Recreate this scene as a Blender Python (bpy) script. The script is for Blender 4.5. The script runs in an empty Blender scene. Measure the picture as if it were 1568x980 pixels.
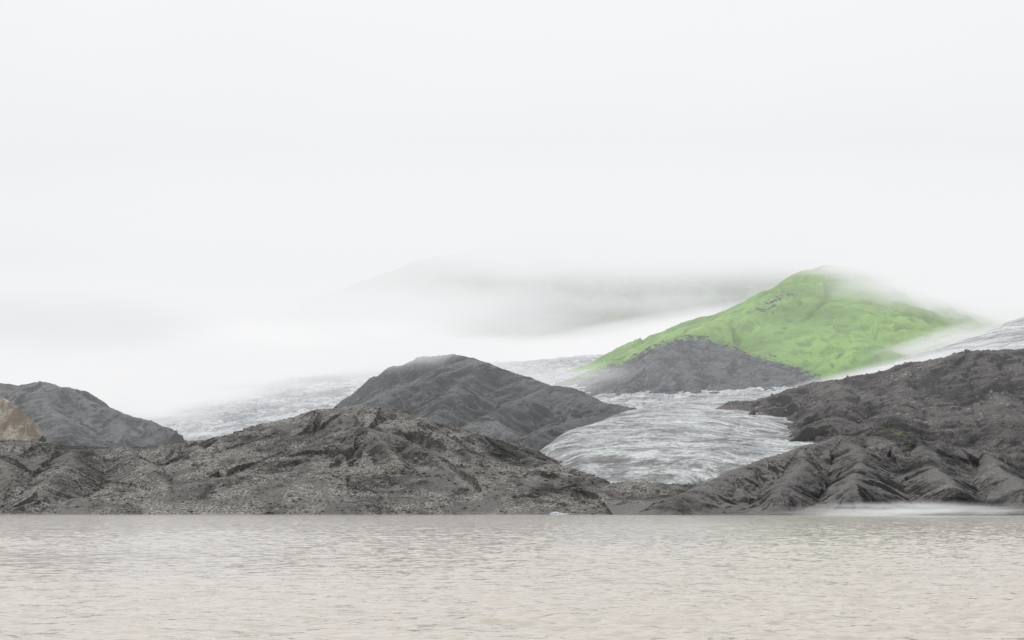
import bpy, math, numpy as np, bmesh
from mathutils import Vector
rng=np.random.RandomState(7)
K=0.364/784; CH=3.0; HY=780.0
def P(px,py,D): return ((px-784)*K*D, D, CH+(HY-py)*K*D)

# ---------------- noise ----------------
_perm=np.random.RandomState(3).permutation(512)
_ang=np.random.RandomState(4).rand(512)*2*math.pi
_gx=np.cos(_ang);_gy=np.sin(_ang)
def perlin(x,y,seed=0):
    xi=np.floor(x).astype(np.int64);yi=np.floor(y).astype(np.int64)
    xf=x-xi;yf=y-yi
    u=xf*xf*xf*(xf*(xf*6-15)+10);v=yf*yf*yf*(yf*(yf*6-15)+10)
    def g(i,j,dx,dy):
        h=_perm[(_perm[(i+seed*37)&511]+j)&511]
        return _gx[h]*dx+_gy[h]*dy
    a=g(xi,yi,xf,yf);b=g(xi+1,yi,xf-1,yf);c=g(xi,yi+1,xf,yf-1);d=g(xi+1,yi+1,xf-1,yf-1)
    return (a+(b-a)*u+((c+(d-c)*u)-(a+(b-a)*u))*v)*1.5
def fbm(x,y,o=5,seed=0,g=0.5,l=2.03):
    r=0;a=1;s=0
    for i in range(o):
        r=r+a*perlin(x,y,seed+i);s+=a;a*=g;x=x*l+13.1;y=y*l+7.7
    return r/s
def ridged(x,y,o=4,seed=0,g=0.5):
    r=0;a=1;s=0
    for i in range(o):
        n=perlin(x,y,seed+i)
        r=r+a*(1.06-2*np.sqrt(n*n+0.0025));s+=a;a*=g;x=x*2.03+3.1;y=y*2.03+9.7
    return r/s

def skeleton(X,Y,lines,gl,ga,seed=0,warp=6,wl=60,b=70.0,lin=0.6,g2a=0.28,irr=0.5):
    wx=X+warp*fbm(X/wl,Y/wl,4,seed+50);wy=Y+warp*fbm(X/wl,Y/wl,4,seed+60)
    H=np.full(X.shape,-1e9);S=np.zeros(X.shape);DD=np.zeros(X.shape)
    off=0
    for pts,slope,rr in lines:
        pts=[P(*p) for p in pts]
        s0=off
        for a,c in zip(pts[:-1],pts[1:]):
            dx=c[0]-a[0];dy=c[1]-a[1];L=math.hypot(dx,dy)+1e-6
            t=np.clip(((wx-a[0])*dx+(wy-a[1])*dy)/L/L,0,1)
            ex=wx-a[0]-t*dx;ey=wy-a[1]-t*dy
            d=np.hypot(ex,ey)
            de=np.sqrt(d*d+rr*rr)-rr
            z=a[2]+t*(c[2]-a[2])-slope*(lin*de+(1.45-lin)*b*(1-np.exp(-de/b)))
            m=z>H
            ang=np.arctan2(ey,ex)
            cap=(t<=0)|(t>=1)
            s=s0+t*L+np.where(cap,ang*gl*0.9,0)
            H=np.where(m,z,H);S=np.where(m,s,S);DD=np.where(m,d,DD)
            s0+=L
        off+=1371.3
    w2=irr*fbm(X/(gl*1.3),Y/(gl*1.3),3,seed+9)
    am=np.clip(0.75+1.3*fbm(X/(gl*2.2),Y/(gl*2.2),2,seed+14),0.15,1.5)
    gn=ridged(S/gl+w2,DD/(gl*5),2,seed+20)
    g2=ridged(S/(gl*0.3)+w2*2,DD/(gl*2),2,seed+24)
    H=H+am*(ga*(gn-0.45)*np.clip(DD/(gl*1.2),0,1)+ga*g2a*g2*np.clip(DD/(gl*.8),0,1))
    return H,DD,(0.6*gn+0.4*g2)*am

def smax(a,b,k):
    h=np.clip(0.5+0.5*(a-b)/k,0,1)
    return b+(a-b)*h+k*h*(1-h)
def smin(a,b,k): return -smax(-a,-b,k)

def tps(cpts):
    c=np.array([P(*p) for p in cpts]);sc=500.0
    x=c[:,0]/sc;y=c[:,1]/sc;n=len(c)
    def U(r2): return 0.5*r2*np.log(r2+1e-9)
    A=np.zeros((n+3,n+3))
    A[:n,:n]=U((x[:,None]-x)**2+(y[:,None]-y)**2)+np.eye(n)*0.002
    A[:n,n]=1;A[:n,n+1]=x;A[:n,n+2]=y;A[n,:n]=1;A[n+1,:n]=x;A[n+2,:n]=y
    w=np.linalg.solve(A,np.concatenate([c[:,2],[0,0,0]]))
    def f(X,Y):
        X=X/sc;Y=Y/sc;r=w[n]+w[n+1]*X+w[n+2]*Y
        for i in range(n): r=r+w[i]*U((X-x[i])**2+(Y-y[i])**2)
        return r
    return f

def mesh_from(name,V,F,mat,smooth=True,attrs=None):
    me=bpy.data.meshes.new(name)
    V=np.asarray(V,dtype=np.float32);F=np.asarray(F,dtype=np.int32)
    n=F.shape[1]
    me.vertices.add(len(V));me.vertices.foreach_set("co",V.ravel())
    me.loops.add(F.size);me.loops.foreach_set("vertex_index",F.ravel())
    me.polygons.add(len(F));me.polygons.foreach_set("loop_start",np.arange(0,F.size,n,dtype=np.int32))
    me.polygons.foreach_set("loop_total",np.full(len(F),n,dtype=np.int32))
    me.polygons.foreach_set("use_smooth",np.full(len(F),smooth,dtype=bool))
    me.update(calc_edges=True)
    if attrs:
        for k,v in attrs.items():
            a=me.attributes.new(k,'FLOAT','POINT');a.data.foreach_set("value",np.asarray(v,dtype=np.float32).ravel())
    me.materials.append(mat)
    ob=bpy.data.objects.new(name,me);bpy.context.collection.objects.link(ob)
    return ob

FIELDS={}
def terrain(name,x0,x1,y0,y1,step,fn,mat,key=None,keep=None,zmin=-4):
    xs=np.arange(x0,x1,step);ys=np.arange(y0,y1,step)
    X,Y=np.meshgrid(xs,ys)
    r=fn(X,Y);attrs=None
    if isinstance(r,tuple): Z,attrs=r
    else: Z=r
    ny,nx=X.shape
    idx=np.arange(nx*ny).reshape(ny,nx)
    F=np.stack([idx[:-1,:-1],idx[:-1,1:],idx[1:,1:],idx[1:,:-1]],-1).reshape(-1,4)
    zz=Z.ravel()
    ok=(zz[F].max(1)>zmin)
    if keep is not None:
        kk=keep(X,Y).ravel();ok&=kk[F].any(1)
    F=F[ok]
    used=np.zeros(nx*ny,bool);used[F.ravel()]=True
    rem=np.cumsum(used)-1
    V=np.stack([X.ravel(),Y.ravel(),zz],1)[used]
    if attrs: attrs={k:v.ravel()[used] for k,v in attrs.items()}
    ob=mesh_from(name,V,rem[F],mat,True,attrs)
    if key: FIELDS[key]=(x0,y0,step,Z)
    return ob

# ---------------- materials ----------------
def newmat(name):
    m=bpy.data.materials.new(name);m.use_nodes=True;nt=m.node_tree
    for n in list(nt.nodes): nt.nodes.remove(n)
    out=nt.nodes.new('ShaderNodeOutputMaterial')
    return m,nt,out
class N:
    def __init__(s,nt): s.nt=nt
    def n(s,t,ins=None,**kw):
        nd=s.nt.nodes.new(t)
        for k,v in kw.items(): setattr(nd,k,v)
        for k,v in (ins or {}).items():
            if isinstance(v,bpy.types.NodeSocket): s.nt.links.new(v,nd.inputs[k])
            else: nd.inputs[k].default_value=v
        return nd
    def noise(s,vec,scale,detail=5,rough=0.55,dist=0):
        return s.n('ShaderNodeTexNoise',{'Vector':vec,'Scale':scale,'Detail':detail,'Roughness':rough,'Distortion':dist}).outputs['Fac']
    def mapr(s,v,a,b,c=0,d=1,smooth=True):
        nd=s.n('ShaderNodeMapRange',{'Value':v,'From Min':a,'From Max':b,'To Min':c,'To Max':d})
        if smooth: nd.interpolation_type='SMOOTHSTEP'
        return nd.outputs['Result']
    def math(s,op,a,b=0.0,c=None):
        nd=s.n('ShaderNodeMath',operation=op)
        for i,v in enumerate([a,b]+([c] if c is not None else [])):
            if isinstance(v,bpy.types.NodeSocket): s.nt.links.new(v,nd.inputs[i])
            else: nd.inputs[i].default_value=v
        return nd.outputs[0]
    def mix(s,f,a,b,mode='MIX'):
        nd=s.n('ShaderNodeMix',data_type='RGBA',blend_type=mode)
        for i,v in ((0,f),(6,a),(7,b)):
            if isinstance(v,bpy.types.NodeSocket): s.nt.links.new(v,nd.inputs[i])
            else: nd.inputs[i].default_value=(tuple(v)+(1,)) if i else v
        return nd.outputs[2]
    def mapping(s,vec,sc,rot=(0,0,0),loc=(0,0,0)):
        return s.n('ShaderNodeMapping',{'Vector':vec,'Scale':sc,'Rotation':rot,'Location':loc}).outputs[0]
    def grey(s,v): return s.n('ShaderNodeCombineColor',{0:v,1:v,2:v}).outputs[0]

def rock_mat(name,dark,mid,light,sc=1.0,speck=0.5,steep=0.6,patch=None,patchamt=0.0,bump=0.6,gul=0.7,la=0.0):
    m,nt,out=newmat(name);q=N(nt)
    co=q.n('ShaderNodeTexCoord').outputs['Object']
    nz=q.n('ShaderNodeSeparateXYZ',{0:q.n('ShaderNodeNewGeometry').outputs['Normal']}).outputs['Z']
    gu=q.n('ShaderNodeAttribute',attribute_name='gully').outputs['Fac']
    big=q.noise(co,0.014*sc,5,0.65,0.8)
    med=q.noise(co,0.07*sc,8,0.72,0.3)
    fine=q.noise(co,0.7*sc,8,0.8)
    ash=q.mapr(q.noise(co,0.022*sc,4,0.6,0.9),0.42,0.54)
    f=q.math('ADD',q.math('MULTIPLY',med,0.7),q.math('MULTIPLY',big,0.9))
    f=q.math('ADD',f,q.math('MULTIPLY',gu,0.34*gul))
    c=q.mix(q.mapr(f,0.68,1.08),dark,mid)
    lf=q.math('MULTIPLY',q.mapr(fine,0.42,0.60),q.mapr(q.math('ADD',big,q.math('MULTIPLY',med,0.4)),0.6-la,0.85-la))
    c=q.mix(q.math('MULTIPLY',lf,q.math('MULTIPLY_ADD',ash,0.7,0.3)),c,light)
    vo=q.n('ShaderNodeTexVoronoi',{'Vector':co,'Scale':0.75*sc})
    sp=q.math('MULTIPLY',q.mapr(vo.outputs['Distance'],0.35,0.2),q.mapr(q.n('ShaderNodeSeparateXYZ',{0:vo.outputs['Color']}).outputs['X'],0.65,0.9))
    sp=q.math('MULTIPLY',q.math('MULTIPLY',sp,speck),ash)
    c=q.mix(sp,c,[min(1,l*1.6) for l in light])
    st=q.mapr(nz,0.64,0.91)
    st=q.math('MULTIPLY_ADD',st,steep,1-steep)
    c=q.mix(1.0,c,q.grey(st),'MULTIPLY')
    fr=q.grey(q.mapr(fine,0.3,0.7,0.4,1.55,False))
    c=q.mix(q.math('MULTIPLY_ADD',ash,0.7,0.3),c,q.mix(1.0,c,fr,'MULTIPLY'))
    if patch:
        pm=q.math('MULTIPLY',q.mapr(q.noise(co,0.03*sc,7,0.7),0.55,0.68),patchamt)
        pm=q.math('MULTIPLY',pm,q.mapr(nz,0.85,0.95))
        c=q.mix(pm,c,patch)
    bn=q.n('ShaderNodeBump',{'Strength':q.math('MULTIPLY',q.math('MULTIPLY_ADD',ash,0.7,0.3),bump),'Distance':1.0/sc,'Height':q.math('ADD',fine,q.math('MULTIPLY',vo.outputs['Distance'],-0.3))}).outputs[0]
    b=q.n('ShaderNodeBsdfPrincipled',{'Base Color':c,'Roughness':0.9,'Normal':bn,'Specular IOR Level':0.15})
    nt.links.new(b.outputs[0],out.inputs[0]);return m

def green_mat():
    m,nt,out=newmat('green_slope');q=N(nt)
    co=q.n('ShaderNodeTexCoord').outputs['Object']
    at=q.n('ShaderNodeAttribute',attribute_name='grass').outputs['Fac']
    gu=q.n('ShaderNodeAttribute',attribute_name='gully').outputs['Fac']
    n1=q.noise(co,0.008,8,0.65,0.4);n2=q.noise(co,0.05,8,0.72);n3=q.noise(co,0.2,6,0.75)
    g=q.mix(q.mapr(q.math('ADD',n1,q.math('MULTIPLY',gu,0.14)),0.35,0.70),(0.16,0.30,0.08),(0.31,0.50,0.15))
    g=q.mix(q.math('MULTIPLY',q.mapr(n2,0.48,0.64),0.7),g,(0.15,0.24,0.10))
    g=q.mix(q.math('MULTIPLY',q.mapr(n3,0.5,0.7),0.5),g,(0.36,0.45,0.22))
    r=q.mix(q.mapr(n2,0.35,0.65),(0.04,0.045,0.055),(0.14,0.15,0.16))
    r=q.mix(q.mapr(n3,0.5,0.7),r,(0.22,0.23,0.23))
    f=q.math('ADD',at,q.math('MULTIPLY_ADD',n2,2.4,-1.2))
    f=q.math('ADD',f,q.math('MULTIPLY_ADD',n3,1.2,-0.6))
    f=q.math('ADD',f,q.math('MULTIPLY',gu,0.25))
    f=q.mapr(f,0.38,0.62)
    c=q.mix(f,r,g)
    bn=q.n('ShaderNodeBump',{'Strength':0.7,'Distance':5.0,'Height':q.math('ADD',n2,q.math('MULTIPLY',n3,0.4))}).outputs[0]
    b=q.n('ShaderNodeBsdfPrincipled',{'Base Color':c,'Roughness':0.95,'Normal':bn,'Specular IOR Level':0.1})
    nt.links.new(b.outputs[0],out.inputs[0]);return m

def ice_mat(name,light=(0.72,0.74,0.75),mid=(0.42,0.44,0.45),dark=(0.14,0.145,0.15),amt=0.8,sc=1.0,dirt=0.8):
    m,nt,out=newmat(name);q=N(nt)
    co=q.n('ShaderNodeTexCoord').outputs['Object']
    fl=q.n('ShaderNodeAttribute',attribute_name='flow').outputs['Fac']
    al=q.n('ShaderNodeAttribute',attribute_name='along').outputs['Fac']
    ed=q.n('ShaderNodeAttribute',attribute_name='edge').outputs['Fac']
    v=q.n('ShaderNodeCombineXYZ',{0:fl,1:al,2:0.0}).outputs[0]
    s1=q.noise(q.mapping(v,(0.06*sc,0.008*sc,1)),1.0,7,0.72,1.0)
    s2=q.noise(q.mapping(v,(0.3*sc,0.024*sc,1)),1.0,6,0.75,0.6)
    s3=q.noise(co,0.025*sc,8,0.75)
    s4=q.noise(co,0.3*sc,6,0.8)
    c=q.mix(q.mapr(s1,0.38,0.58),mid,light)
    c=q.mix(q.math('MULTIPLY',q.mapr(s2,0.48,0.61),amt),c,dark)
    c=q.mix(q.math('MULTIPLY',q.mapr(q.math('ADD',s3,ed),0.49,0.62),dirt*0.8),c,(0.13,0.125,0.12))
    c=q.mix(1.0,c,q.grey(q.mapr(s4,0.3,0.7,0.65,1.3,False)),'MULTIPLY')
    bn=q.n('ShaderNodeBump',{'Strength':0.8,'Distance':2.0/sc,'Height':q.math('ADD',s2,q.math('ADD',s1,q.math('MULTIPLY',s4,0.5)))}).outputs[0]
    b=q.n('ShaderNodeBsdfPrincipled',{'Base Color':c,'Roughness':0.6,'Normal':bn,'Specular IOR Level':0.3})
    nt.links.new(b.outputs[0],out.inputs[0]);return m

def water_mat():
    m,nt,out=newmat('silty_water');q=N(nt)
    co=q.n('ShaderNodeTexCoord').outputs['Object']
    g=q.noise(q.mapping(co,(0.02,0.03,1)),1.0,3,0.5)
    n1=q.n('ShaderNodeTexNoise',{'Vector':q.mapping(co,(0.75,2.1,1),(0,0,0.05)),'Scale':1.0,'Detail':4,'Roughness':0.65}).outputs['Color']
    d=q.n('ShaderNodeVectorMath',{0:n1,1:(0.5,0.5,0.5)},operation='SUBTRACT').outputs[0]
    d=q.n('ShaderNodeVectorMath',{0:d,1:(0.6,1.35,0)},operation='MULTIPLY').outputs[0]
    nn=q.n('ShaderNodeVectorMath',{0:q.n('ShaderNodeNewGeometry').outputs['Normal'],1:d},operation='ADD').outputs[0]
    nn=q.n('ShaderNodeVectorMath',{0:nn},operation='NORMALIZE').outputs[0]
    c=q.mix(g,(0.50,0.455,0.40),(0.57,0.53,0.475))
    b=q.n('ShaderNodeBsdfPrincipled',{'Base Color':c,'Roughness':0.11,'IOR':1.33,'Normal':nn})
    nt.links.new(b.outputs[0],out.inputs[0]);return m

def mist_mat(name,dens,col,nscale=(2,2,2),lo=0.35,hi=0.65,base=0.0,seed=0.0,inner=0.15):
    m,nt,out=newmat(name);q=N(nt)
    co=q.n('ShaderNodeTexCoord').outputs['Object']
    ln=q.n('ShaderNodeVectorMath',{0:co},operation='LENGTH').outputs['Value']
    f=q.mapr(ln,1.0,inner)
    nz=q.noise(q.mapping(co,nscale,(0,0,0),(seed,seed*1.7,seed*.6)),1.0,2,0.5,0.0)
    nn=q.mapr(nz,lo,hi,base,1.0)
    d=q.math('MULTIPLY',q.math('MULTIPLY',f,nn),dens)
    ab=q.n('ShaderNodeVolumeAbsorption',{'Color':(0,0,0,1),'Density':d})
    em=q.n('ShaderNodeEmission',{'Color':tuple(col)+(1,),'Strength':d})  # emission makes the fog glow, standing in for multiply scattered light
    ad=q.n('ShaderNodeAddShader',{0:ab.outputs[0],1:em.outputs[0]})
    nt.links.new(ad.outputs[0],out.inputs['Volume'])
    m.cycles.volume_step_rate=1.8
    return m

_mc=[0]
def mist(px,py,D,rpx,rpy,ry,tau,col=(0.90,0.905,0.915),tilt=0,**kw):
    c=P(px,py,D);rx=rpx*K*D;rz=rpy*K*D
    _mc[0]+=1
    mat=mist_mat('mist_%d'%_mc[0],tau/(ry*0.9),col,seed=_mc[0]*3.3,**kw)
    me=bpy.data.meshes.new('mist_bank');bm=bmesh.new()
    bmesh.ops.create_icosphere(bm,subdivisions=4,radius=1.0);bm.to_mesh(me);bm.free()
    me.materials.append(mat)
    ob=bpy.data.objects.new('mist_bank',me);bpy.context.collection.objects.link(ob)
    ob.location=c;ob.scale=(rx,ry,rz);ob.rotation_euler=(0,-math.radians(tilt),0)
    return ob

# ---------------- terrain layers ----------------
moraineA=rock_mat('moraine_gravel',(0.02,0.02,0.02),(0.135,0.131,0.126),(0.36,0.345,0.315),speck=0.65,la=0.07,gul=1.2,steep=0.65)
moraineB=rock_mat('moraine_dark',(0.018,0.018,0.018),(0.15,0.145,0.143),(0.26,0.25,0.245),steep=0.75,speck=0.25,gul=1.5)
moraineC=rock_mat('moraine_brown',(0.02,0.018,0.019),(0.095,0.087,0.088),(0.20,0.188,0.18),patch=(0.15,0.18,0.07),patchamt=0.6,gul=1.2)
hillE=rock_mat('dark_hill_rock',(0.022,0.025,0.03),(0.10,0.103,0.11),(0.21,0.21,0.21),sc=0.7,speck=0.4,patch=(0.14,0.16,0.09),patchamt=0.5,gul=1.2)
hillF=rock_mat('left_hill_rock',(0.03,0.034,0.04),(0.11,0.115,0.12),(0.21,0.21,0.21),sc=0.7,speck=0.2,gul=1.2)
cliffM=rock_mat('ochre_rock',(0.26,0.21,0.15),(0.60,0.52,0.42),(0.7,0.63,0.53),sc=1.0,speck=0.2,steep=0.3)
farM=rock_mat('far_mountain_rock',(0.10,0.12,0.11),(0.15,0.24,0.11),(0.24,0.29,0.2),sc=0.15,speck=0.0,steep=0.3)

def shore(H,Y,X,y0,amp=10,cap=0.5):
    y0=y0+amp*fbm(X/60,Y/200+3,4,33)
    apron=np.minimum((Y-y0)*0.10,12)
    H=smin(H,(Y-y0)*cap+1.5,5.0)
    return smax(H,apron,3.0)

def fA(X,Y):
    L=[([(-120,668,1000),(0,673,1000),(60,676,1000),(110,683,1000),(170,685,1000),(220,684,1000),(280,680,1005),(340,668,1010),(400,650,1010),(450,638,1015),(490,627,1020),(540,622,1020),(580,622,1020),(610,628,1015),(650,640,1010),(700,655,1005),(740,668,1000),(790,690,985),(825,705,960),(860,722,930),(910,745,890)],0.40,4),
       ([(400,720,910),(450,695,925),(500,668,940),(550,652,945),(575,662,935),(600,690,900),(620,715,870)],0.62,2),
       ([(550,652,945),(610,668,930),(660,695,905),(700,730,865),(735,758,835)],0.62,2),
       ([(610,632,1012),(660,660,985),(720,695,950),(770,735,890),(830,765,845)],0.5,3),
       ([(300,682,1000),(330,705,920),(350,735,870)],0.5,3),
       ([(120,686,1000),(100,715,900),(60,750,845)],0.5,3),
       ([(200,690,990),(240,725,890),(260,755,840)],0.5,3),
       ([(-20,690,950),(20,730,870)],0.5,3),
       ([(880,745,880),(960,738,900),(1040,742,900),(1100,740,900)],0.28,3),
       ([(850,708,970),(880,718,950),(920,733,915)],0.5,2)]
    H,d,g=skeleton(X,Y,L,30,9.0,seed=1,warp=5,wl=60,b=55,lin=0.62,irr=0.6,g2a=0.25)
    H=shore(H,Y,X,806)
    L2=[([(595,778,814),(625,766,822),(652,778,814)],0.7,0.3),
       ([(655,776,814),(690,757,828),(728,776,816)],0.7,0.3),
       ([(380,778,813),(450,770,820),(510,764,826),(555,777,814)],0.6,0.3),
       ([(20,777,813),(60,766,822),(105,778,814)],0.6,0.3),
       ([(250,778,814),(300,770,822),(330,776,816)],0.5,0.5),
       ([(740,776,814),(785,762,826),(820,776,816)],0.6,0.3),
       ([(830,776,816),(855,762,828),(880,778,816)],0.6,0.3),
       ([(930,776,816),(960,766,826),(1000,770,822)],0.5,0.3)]
    H2,d2,g2=skeleton(X,Y,L2,8,1.5,seed=2,warp=3,wl=12,b=20,lin=0.8)
    H=smax(H,H2,1.0)
    land=np.clip((Y-806)/50,0.0,1)
    n=1.3*fbm(X/30,Y/30,5,5)*land+0.4*fbm(X/8,Y/8,4,8)*land+0.5*fbm(X/2.6,Y/2.6,3,11,0.6)*np.clip((Y-800)/20,0.2,1)
    return H+n,{'gully':g}
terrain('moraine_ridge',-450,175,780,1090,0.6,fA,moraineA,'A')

def fB(X,Y):
    L=[([(1000,778,745),(1040,762,765),(1080,742,790),(1120,723,810),(1180,701,830),(1240,681,845),(1290,668,850),(1350,668,850),(1400,672,850),(1460,685,850),(1520,694,850),(1620,704,850),(1700,715,850)],0.46,3),
       ([(1300,669,848),(1320,700,800),(1310,740,740)],0.52,2),
       ([(1235,683,845),(1225,715,800),(1195,750,755)],0.52,2),
       ([(1400,673,850),(1425,705,800),(1465,750,730)],0.48,2),
       ([(1500,693,850),(1540,725,780),(1568,755,720)],0.48,2)]
    H,d,g=skeleton(X,Y,L,24,5.2,seed=4,warp=6,wl=45,b=60,lin=0.58,g2a=0.4,irr=0.7)
    y0=np.interp(X,[60,180,300],[760,690,640])
    H=shore(H,Y,X,y0+5,6,cap=0.6)
    n=0.8*fbm(X/18,Y/18,5,15)+0.4*fbm(X/6,Y/6,3,18)+0.3*fbm(X/2,Y/2,3,21)
    H=H+n*np.clip((H)/6,0.15,1)
    return H,{'gully':g}
terrain('dark_moraine',55,370,630,950,0.5,fB,moraineB,'B',zmin=-1.5)

def fC(X,Y):
    L=[([(1085,640,1330),(1130,616,1320),(1180,607,1310),(1220,594,1300),(1290,581,1300),(1350,572,1300),(1400,554,1300),(1440,547,1300),(1480,541,1300),(1540,536,1300),(1620,530,1300),(1720,530,1300)],0.36,5),
       ([(1130,618,1310),(1160,632,1260),(1200,650,1180),(1240,665,1100),(1290,680,1020)],0.5,4),
       ([(1400,558,1290),(1380,610,1180),(1350,650,1060)],0.38,4),
       ([(1280,583,1290),(1290,620,1180),(1270,650,1090)],0.38,4),
       ([(1500,545,1290),(1530,600,1160),(1550,660,1020)],0.38,4)]
    H,d,g=skeleton(X,Y,L,36,12.0,seed=8,warp=12,wl=70,b=90,lin=0.75,irr=0.8)
    H=H+5*fbm(X/40,Y/40,5,25)+1.2*fbm(X/12,Y/12,4,28)+0.8*fbm(X/3,Y/3,3,31)
    return H,{'gully':g}
terrain('brown_moraine',150,640,800,1380,0.95,fC,moraineC,'C',zmin=5)

def fE(X,Y):
    L=[([(550,600,1690),(578,576,1690),(605,561,1690),(640,548,1690),(690,542,1680),(720,549,1640)],0.85,10),
       ([(720,549,1640),(760,563,1580),(800,577,1540),(850,591,1500),(880,604,1450),(930,616,1420),(965,624,1390),(978,629,1380)],0.42,6),
       ([(745,557,1590),(690,572,1530),(640,588,1490),(605,600,1465),(588,616,1440)],0.62,5),
       ([(740,560,1580),(700,590,1470),(680,620,1380),(660,650,1310)],0.46,5),
       ([(850,591,1500),(800,612,1420),(740,640,1330),(700,660,1250)],0.42,5),
       ([(970,627,1385),(900,640,1290),(850,655,1200),(800,680,1130),(790,695,1100)],0.36,4),
       ([(740,640,1330),(780,662,1220),(760,680,1150)],0.4,4)]
    H,d,g=skeleton(X,Y,L,42,11,seed=12,warp=12,wl=90,b=120,lin=0.6,irr=0.8)
    H=H+3*fbm(X/50,Y/50,6,35)+1.2*fbm(X/16,Y/16,4,38)+1.0*fbm(X/4,Y/4,3,41)
    return H,{'gully':g}
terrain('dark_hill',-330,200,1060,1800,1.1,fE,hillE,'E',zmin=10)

def fF(X,Y):
    L=[([(-200,590,1700),(-60,592,1700),(0,589,1700),(30,591,1700),(60,586,1690),(100,593,1680),(130,612,1660),(180,632,1640),(225,645,1620),(245,655,1600),(235,675,1560)],0.46,4),
       ([(60,590,1690),(80,630,1580),(110,665,1480)],0.45,4),
       ([(180,635,1640),(190,665,1560)],0.45,4),
       ([(60,678,1420),(110,668,1430),(150,682,1420)],0.4,4)]
    H,d,g=skeleton(X,Y,L,32,12,seed=16,warp=8,wl=70,b=120)
    return H+3*fbm(X/40,Y/40,6,45)+1.5*ridged(X/14,Y/14,4,48)+0.7*fbm(X/4,Y/4,3,51),{'gully':g}
terrain('dark_hill',-760,-380,1330,1800,1.2,fF,hillF,'F',zmin=10)

def fG(X,Y):
    L=[([(-100,598,1300),(-20,605,1300),(0,611,1300),(25,624,1295),(46,646,1290),(44,668,1280)],1.1,3)]
    H,d,g=skeleton(X,Y,L,10,8,seed=19,warp=4,wl=25)
    return H+3.5*ridged(X/8,Y/8,4,58)+0.9*fbm(X/3,Y/3,3,51),{'gully':g}
terrain('ochre_cliff',-600,-430,1230,1360,0.7,fG,cliffM,'G',zmin=30)

def fJ(X,Y):
    L=[([(1060,512,2000),(1100,495,2080),(1150,466,2150),(1200,440,2220),(1240,420,2270),(1270,408,2300),(1310,412,2330),(1370,428,2380),(1470,450,2500),(1600,460,2600),(1800,470,2700)],0.40,12),
       ([(925,622,1780),(945,607,1800),(975,582,1850),(1005,562,1880),(1016,540,1920),(1028,522,1950),(1060,512,2000)],0.75,6),
       ([(1270,410,2300),(1300,470,2120),(1330,530,1900)],0.36,30),
       ([(1100,497,2080),(1130,545,1920),(1150,590,1780)],0.50,8),
       ([(1028,523,1950),(1050,560,1860),(1070,600,1760)],0.55,6)]
    H,d,g=skeleton(X,Y,L,70,18,seed=23,warp=12,wl=140,b=220,lin=0.9,irr=0.8)
    H=H+5*fbm(X/90,Y/90,6,65)+1.6*fbm(X/22,Y/22,4,68)
    lim=np.interp(X,[110,150,210,286,318,347,385,430,800],[205,222,246,250,230,207,175,115,40])
    gr=0.5+(H-lim)/40.0+0.3*fbm(X/70,Y/70,4,71)
    a=P(1158,498,2090);c=P(1205,462,2170)
    dx=c[0]-a[0];dy=c[1]-a[1];L2=dx*dx+dy*dy
    t=np.clip(((X-a[0])*dx+(Y-a[1])*dy)/L2,0,1)
    dd=np.hypot(X-a[0]-t*dx,Y-a[1]-t*dy)
    gr=np.clip(gr,-0.3,1.25)-0.9*np.exp(-(dd/22)**2)
    return H,{'grass':gr,'gully':g}
terrain('green_mountain',0,1300,1500,2500,2.2,fJ,green_mat(),'J',zmin=40)

# glacier tongue
gt=tps([(830,700,1000),(840,680,1060),(870,655,1180),(900,745,900),(1000,738,900),(1100,735,880),(1200,705,930),(950,700,1000),(1050,690,1000),(1150,682,1020),(930,650,1180),(1040,643,1200),(1150,640,1200),(990,628,1330),(1060,622,1400),(1120,613,1480),(1200,602,1560),(1250,590,1650),(1340,570,1720),(1440,533,1820),(1568,486,1900),(1700,460,1950),(1300,605,1450),(1450,580,1500),(1600,540,1600),(1250,665,1150),(1400,660,1200),(1120,611,1700),(1000,621,1600),(1200,598,1750),(1500,525,2000)])
def fD(X,Y):
    H=gt(X,Y)
    cx,cy=P(760,0,820)[0]+60,820
    r=np.hypot((X-cx)*1.0,(Y-cy)*0.8)+14*fbm(X/120,Y/120,3,80)
    th=np.arctan2(Y-cy,X-cx)*300
    pe=np.interp(Y,[880,920,960,1050,1130,1200,1300,1400,1600],[905,880,850,824,838,860,915,975,960])
    e=X-(pe-784)*K*Y+4*fbm(X/20,Y/20,3,81)
    f=(Y-(905+10*fbm(X/25,0*Y,3,83)))
    ee=np.minimum(e,f*1.0)
    edge=np.where(ee>0,-9*np.exp(-ee/14),-9+ee*0.9)
    n=0.9*(ridged(r/7,th/80,3,82))+0.6*fbm(X/3,Y/3,3,84)+3.5*fbm(X/50,Y/50,3,86)
    return H+n+edge,{'flow':r,'along':th,'edge':0.14*np.exp(-np.abs(ee)/18)}
terrain('glacier_tongue',-60,1100,860,2050,1.1,fD,ice_mat('glacier_ice',light=(0.70,0.73,0.74),mid=(0.38,0.40,0.42),dirt=1.0),'D',keep=lambda X,Y:(X<(Y-880)*0.9+190)&((Y<1350)|(X>(Y-1350)*0.5+50))&((Y>1280)|(X<0.225*Y)),zmin=2)

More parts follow.
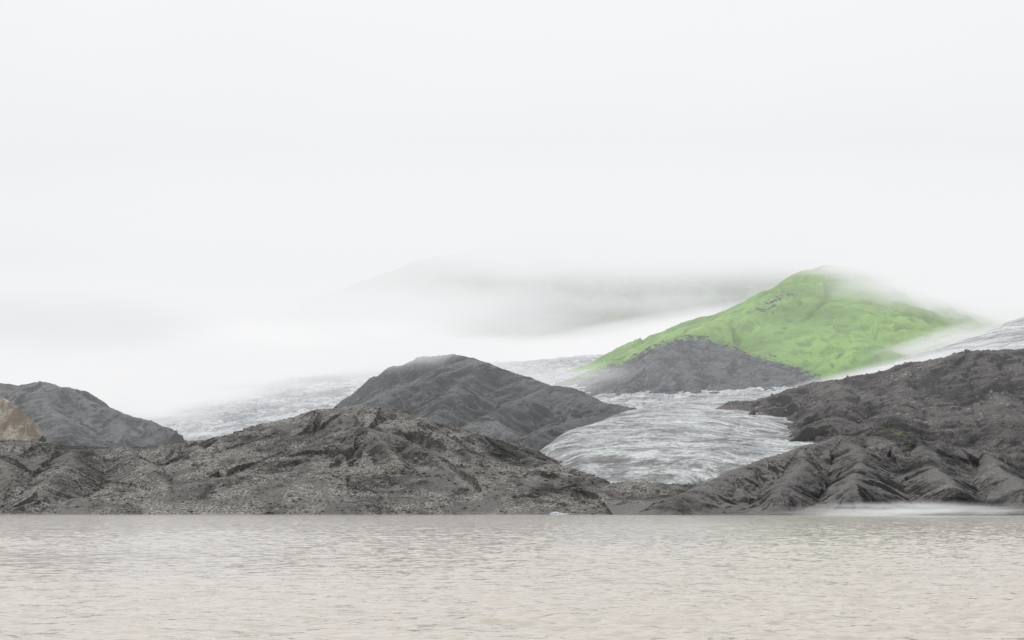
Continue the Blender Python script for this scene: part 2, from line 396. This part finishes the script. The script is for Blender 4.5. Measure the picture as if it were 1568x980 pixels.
# far ice fields
gf=tps([(200,700,1700),(380,690,1500),(300,650,2000),(400,630,2100),(540,590,2200),(560,640,1700),(250,620,2600),(420,578,2700),(560,566,2600),(700,590,2200),(790,574,2350),(860,560,2500),(930,550,2550),(1015,540,2600),(1100,540,2700),(830,600,2000),(900,615,1800),(950,600,1900),(1000,570,2200),(-100,640,2700),(0,670,2200)])
def fI(X,Y):
    H=gf(X,Y)
    fl=X*0.8+Y*0.6+40*fbm(X/200,Y/200,3,90);al=Y*0.8-X*0.6
    cr=np.clip((X+60)/200,0.35,1)
    H=H+cr*(7*ridged(X/30,Y/22,4,92)+5*fbm(X/120,Y/120,4,94))
    return H,{'flow':fl,'along':al*3,'edge':0*X}
terrain('icefield',-1150,420,1450,2620,2.6,fI,ice_mat('icefield_ice',amt=0.75,dirt=0.5,sc=0.45,light=(0.70,0.72,0.75),mid=(0.36,0.38,0.41),dark=(0.15,0.16,0.18)),'I')

def fK(X,Y):
    L=[([(180,545,3900),(250,515,3800),(300,503,3800),(360,518,3800),(470,470,3900),(560,430,4000),(640,400,4000),(720,380,4000),(800,360,4000),(900,350,4000),(1000,350,4000),(1100,350,4000),(1250,360,4000),(1400,400,4000)],0.50,30),
       ([(800,370,3950),(790,470,3600),(780,540,3300)],0.5,30),
       ([(920,370,3950),(880,460,3600),(860,530,3300)],0.5,30),
       ([(560,440,4000),(530,500,3700)],0.5,30)]
    H,d,g=skeleton(X,Y,L,120,50,seed=31,warp=30,wl=300,b=500)
    return H+20*fbm(X/200,Y/200,6,75),{'gully':g}
terrain('far_mountain',-1300,1500,2640,4300,8,fK,farM,'K',zmin=30)

def flat(name,x0,x1,y0,y1,z,mat):
    return mesh_from(name,[(x0,y0,z),(x1,y0,z),(x1,y1,z),(x0,y1,z)],[(0,1,2,3)],mat,False)
flat('ground',-20000,20000,1010,30000,1.5,hillF)

def lake():
    D=1.0/np.linspace(1/22.0,1/1010.0,1300)
    D=np.concatenate([[-6000,-100,0,12,18],D])
    u=np.concatenate([[-30,-3,-1.2],np.linspace(-0.62,0.62,900),[1.2,3,30]])
    U,DD=np.meshgrid(u,D)
    X=U*np.where(DD<22,22,DD); X=np.where(np.abs(U)>3,U*2000/3,X)
    Y=DD
    w=0.11*fbm(X/1.9,Y/1.0,3,101,0.55)+0.03*fbm(X/0.6+Y*.1,Y/0.42,2,105)+0.11*fbm(X/8,Y/3.2,2,108)
    gu=0.9+0.7*fbm(X/60,Y/90,3,112)+0.6*np.clip(X/np.maximum(Y,1)/0.36,-0.5,1)
    Z=np.where((np.abs(U)<0.7)&(DD>20),w*np.clip(gu,0.3,2),0)
    ny,nx=X.shape;idx=np.arange(nx*ny).reshape(ny,nx)
    F=np.stack([idx[:-1,:-1],idx[:-1,1:],idx[1:,1:],idx[1:,:-1]],-1).reshape(-1,4)
    mesh_from('lake',np.stack([X.ravel(),Y.ravel(),Z.ravel()],1),F,water_mat(),True)
lake()

def boulders(name,key,n,smin,smax,mat,yr,xr):
    x0,y0,st,Z=FIELDS[key];ny,nx=Z.shape
    ico=bpy.data.meshes.new('t');bm=bmesh.new();bmesh.ops.create_icosphere(bm,subdivisions=1,radius=1);bm.to_mesh(ico);bm.free()
    v=np.array([p.co[:] for p in ico.vertices]);f=np.array([p.vertices[:] for p in ico.polygons])
    bx=rng.uniform(xr[0],xr[1],n*3);by=rng.uniform(yr[0],yr[1],n*3)
    dens=fbm(bx/25,by/25,3,99)+0.3*rng.randn(n*3);o=np.argsort(-dens)[:n];bx=bx[o];by=by[o]
    i=((by-y0)/st).astype(int).clip(0,ny-1);j=((bx-x0)/st).astype(int).clip(0,nx-1)
    bz=Z[i,j];k=bz>0.2;bx,by,bz=bx[k],by[k],bz[k];n=len(bx)
    s=smin*(smax/smin)**(rng.rand(n)**2.5)
    V=v[None]*(1+0.25*rng.randn(n,len(v),1))*s[:,None,None]*np.stack([rng.uniform(.8,1.3,n),rng.uniform(.8,1.3,n),rng.uniform(.5,.9,n)],1)[:,None]
    V=V+np.stack([bx,by,bz+0.15*s],1)[:,None]
    F=f[None]+(np.arange(n)*len(v))[:,None,None]
    bpy.data.meshes.remove(ico)
    mesh_from(name,V.reshape(-1,3),F.reshape(-1,3),mat,False)
bm_=rock_mat('boulder_stone',(0.11,0.105,0.10),(0.24,0.23,0.21),(0.38,0.36,0.32),sc=1,speck=0,steep=0)
boulders('boulder_field','A',12000,0.3,1.4,bm_,(805,1020),(-450,170))
boulders('boulder_field','B',1200,0.25,0.9,bm_,(660,860),(80,360))
boulders('boulder_field','C',4500,0.5,2.0,bm_,(950,1310),(160,600))

def ice_chunk(px,py,D,w,h,sd):
    me=bpy.data.meshes.new('ice_chunk');bm=bmesh.new()
    bmesh.ops.create_icosphere(bm,subdivisions=3,radius=1)
    for v in bm.verts:
        n=float(fbm(np.array([v.co.x*1.3+sd]),np.array([v.co.y*1.3+v.co.z]),3,sd)[0])
        v.co*=1+0.6*n
        v.co.x*=w/2;v.co.y*=w/3;v.co.z=max(v.co.z,-0.3)*h*(1+0.4*math.sin(v.co.x*1.7/w*4+sd))
    bm.to_mesh(me);bm.free()
    m,nt,out=newmat('ice_block');q=N(nt)
    co=q.n('ShaderNodeTexCoord').outputs['Object']
    c=q.mix(q.mapr(q.noise(co,0.8,5,0.7),0.4,0.65),(0.65,0.72,0.76),(0.25,0.28,0.30))
    b=q.n('ShaderNodeBsdfPrincipled',{'Base Color':c,'Roughness':0.5});nt.links.new(b.outputs[0],out.inputs[0])
    me.materials.append(m)
    ob=bpy.data.objects.new('ice_chunk',me);bpy.context.collection.objects.link(ob)
    x,y,z=P(px,py,D);ob.location=(x,y,0.1)
ice_chunk(855,787,802,12,1.1,3)

# ---------------- mist (self-glowing volumes) ----------------
mist(330,580,2150,450,62,400,2.6)
mist(200,600,2150,260,65,320,3.6,base=0.4,col=(0.92,0.92,0.93))
mist(400,560,2560,330,42,200,3.5,base=0.5,col=(0.93,0.93,0.94))
mist(300,490,2900,700,110,350,5.0,lo=0.3,hi=0.6,base=0.35)
mist(90,500,2250,300,60,200,2.5,base=0.2,col=(0.80,0.81,0.82))
mist(0,560,2300,360,55,300,4.0,base=0.5)
mist(480,520,2500,330,40,200,3.0,base=0.15,col=(0.97,0.97,0.975))
mist(850,543,2650,420,34,150,5.0,base=0.5,col=(0.95,0.95,0.96))
mist(1010,510,2700,320,32,150,4.5,col=(0.97,0.97,0.975),base=0.4,tilt=9)
mist(850,460,3100,650,100,250,1.0,base=0.25,nscale=(4,2,2))
mist(630,548,1700,230,40,80,2.2,base=0.35)
mist(830,590,1950,320,45,150,0.9,base=0.2)
mist(235,640,1780,130,50,80,1.5)
mist(1500,430,2150,270,110,220,6.0,base=0.4)
mist(1310,393,2230,230,42,140,3.0,base=0.25)
mist(1430,528,1850,180,28,120,1.5,base=0.3,tilt=17)
mist(1330,575,1600,280,20,80,1.4,base=0.5,tilt=14)
mist(1400,784,680,230,20,40,1.8,base=0.1)
mist(900,330,3200,1300,120,300,11.0,base=0.45,inner=0.0,nscale=(5,2,1.5))
m,nt,out=newmat('haze');q=N(nt)
ab=q.n('ShaderNodeVolumeAbsorption',{'Color':(0,0,0,1),'Density':0.00017});em=q.n('ShaderNodeEmission',{'Color':(0.88,0.89,0.91,1),'Strength':0.00017})  # even glow put into the air volume in place of scattered daylight
nt.links.new(q.n('ShaderNodeAddShader',{0:ab.outputs[0],1:em.outputs[0]}).outputs[0],out.inputs['Volume'])
me=bpy.data.meshes.new('haze');bm=bmesh.new();bmesh.ops.create_cube(bm,size=1);bm.to_mesh(me);bm.free();me.materials.append(m)
hz=bpy.data.objects.new('haze',me);bpy.context.collection.objects.link(hz);hz.location=(0,2850,500);hz.scale=(9000,3900,1100)

# ---------------- world, sun, camera ----------------
sc=bpy.context.scene
w=bpy.data.worlds.new('World');sc.world=w;w.use_nodes=True;nt=w.node_tree
for n in list(nt.nodes): nt.nodes.remove(n)
q=N(nt)
el=math.radians(42);az=math.radians(-75)
sky=q.n('ShaderNodeTexSky',sky_type='NISHITA');sky.sun_disc=False;sky.sun_elevation=el;sky.sun_rotation=az
co=q.n('ShaderNodeTexCoord').outputs['Generated']
zc=q.n('ShaderNodeSeparateXYZ',{0:co}).outputs['Z']
nz=q.noise(q.mapping(co,(2.5,2.5,6.0)),1.0,4,0.5,0.3)
t=q.math('ADD',q.mapr(zc,0.14,0.36),q.math('MULTIPLY_ADD',nz,0.8,-0.4))
ov=q.mix(t,(8.3,8.35,8.5),(9.6,9.6,9.6))
low=q.mapr(zc,0.20,0.08)
ov=q.mix(low,ov,(9.1,9.1,9.15))
c=q.mix(0.96,sky.outputs[0],ov)
bg=q.n('ShaderNodeBackground',{'Color':c,'Strength':0.1})
o=q.n('ShaderNodeOutputWorld');nt.links.new(bg.outputs[0],o.inputs[0])
sd=bpy.data.lights.new('sun','SUN');sd.energy=1.5;sd.angle=math.radians(10);sd.color=(1,0.97,0.92)
so=bpy.data.objects.new('sun',sd);bpy.context.collection.objects.link(so)
dirv=Vector((math.sin(az)*math.cos(el),math.cos(az)*math.cos(el),math.sin(el)))
so.rotation_euler=dirv.to_track_quat('Z','Y').to_euler()
cd=bpy.data.cameras.new('camera');cam=bpy.data.objects.new('camera',cd);bpy.context.collection.objects.link(cam)
cam.location=(0,0,CH);cam.rotation_euler=(math.pi/2,0,0)
cd.sensor_width=36;cd.lens=18/0.364;cd.shift_y=(HY-490)/1568;cd.clip_start=0.5;cd.clip_end=60000
sc.camera=cam
sc.view_settings.view_transform='Standard';sc.view_settings.look='None';sc.view_settings.exposure=0
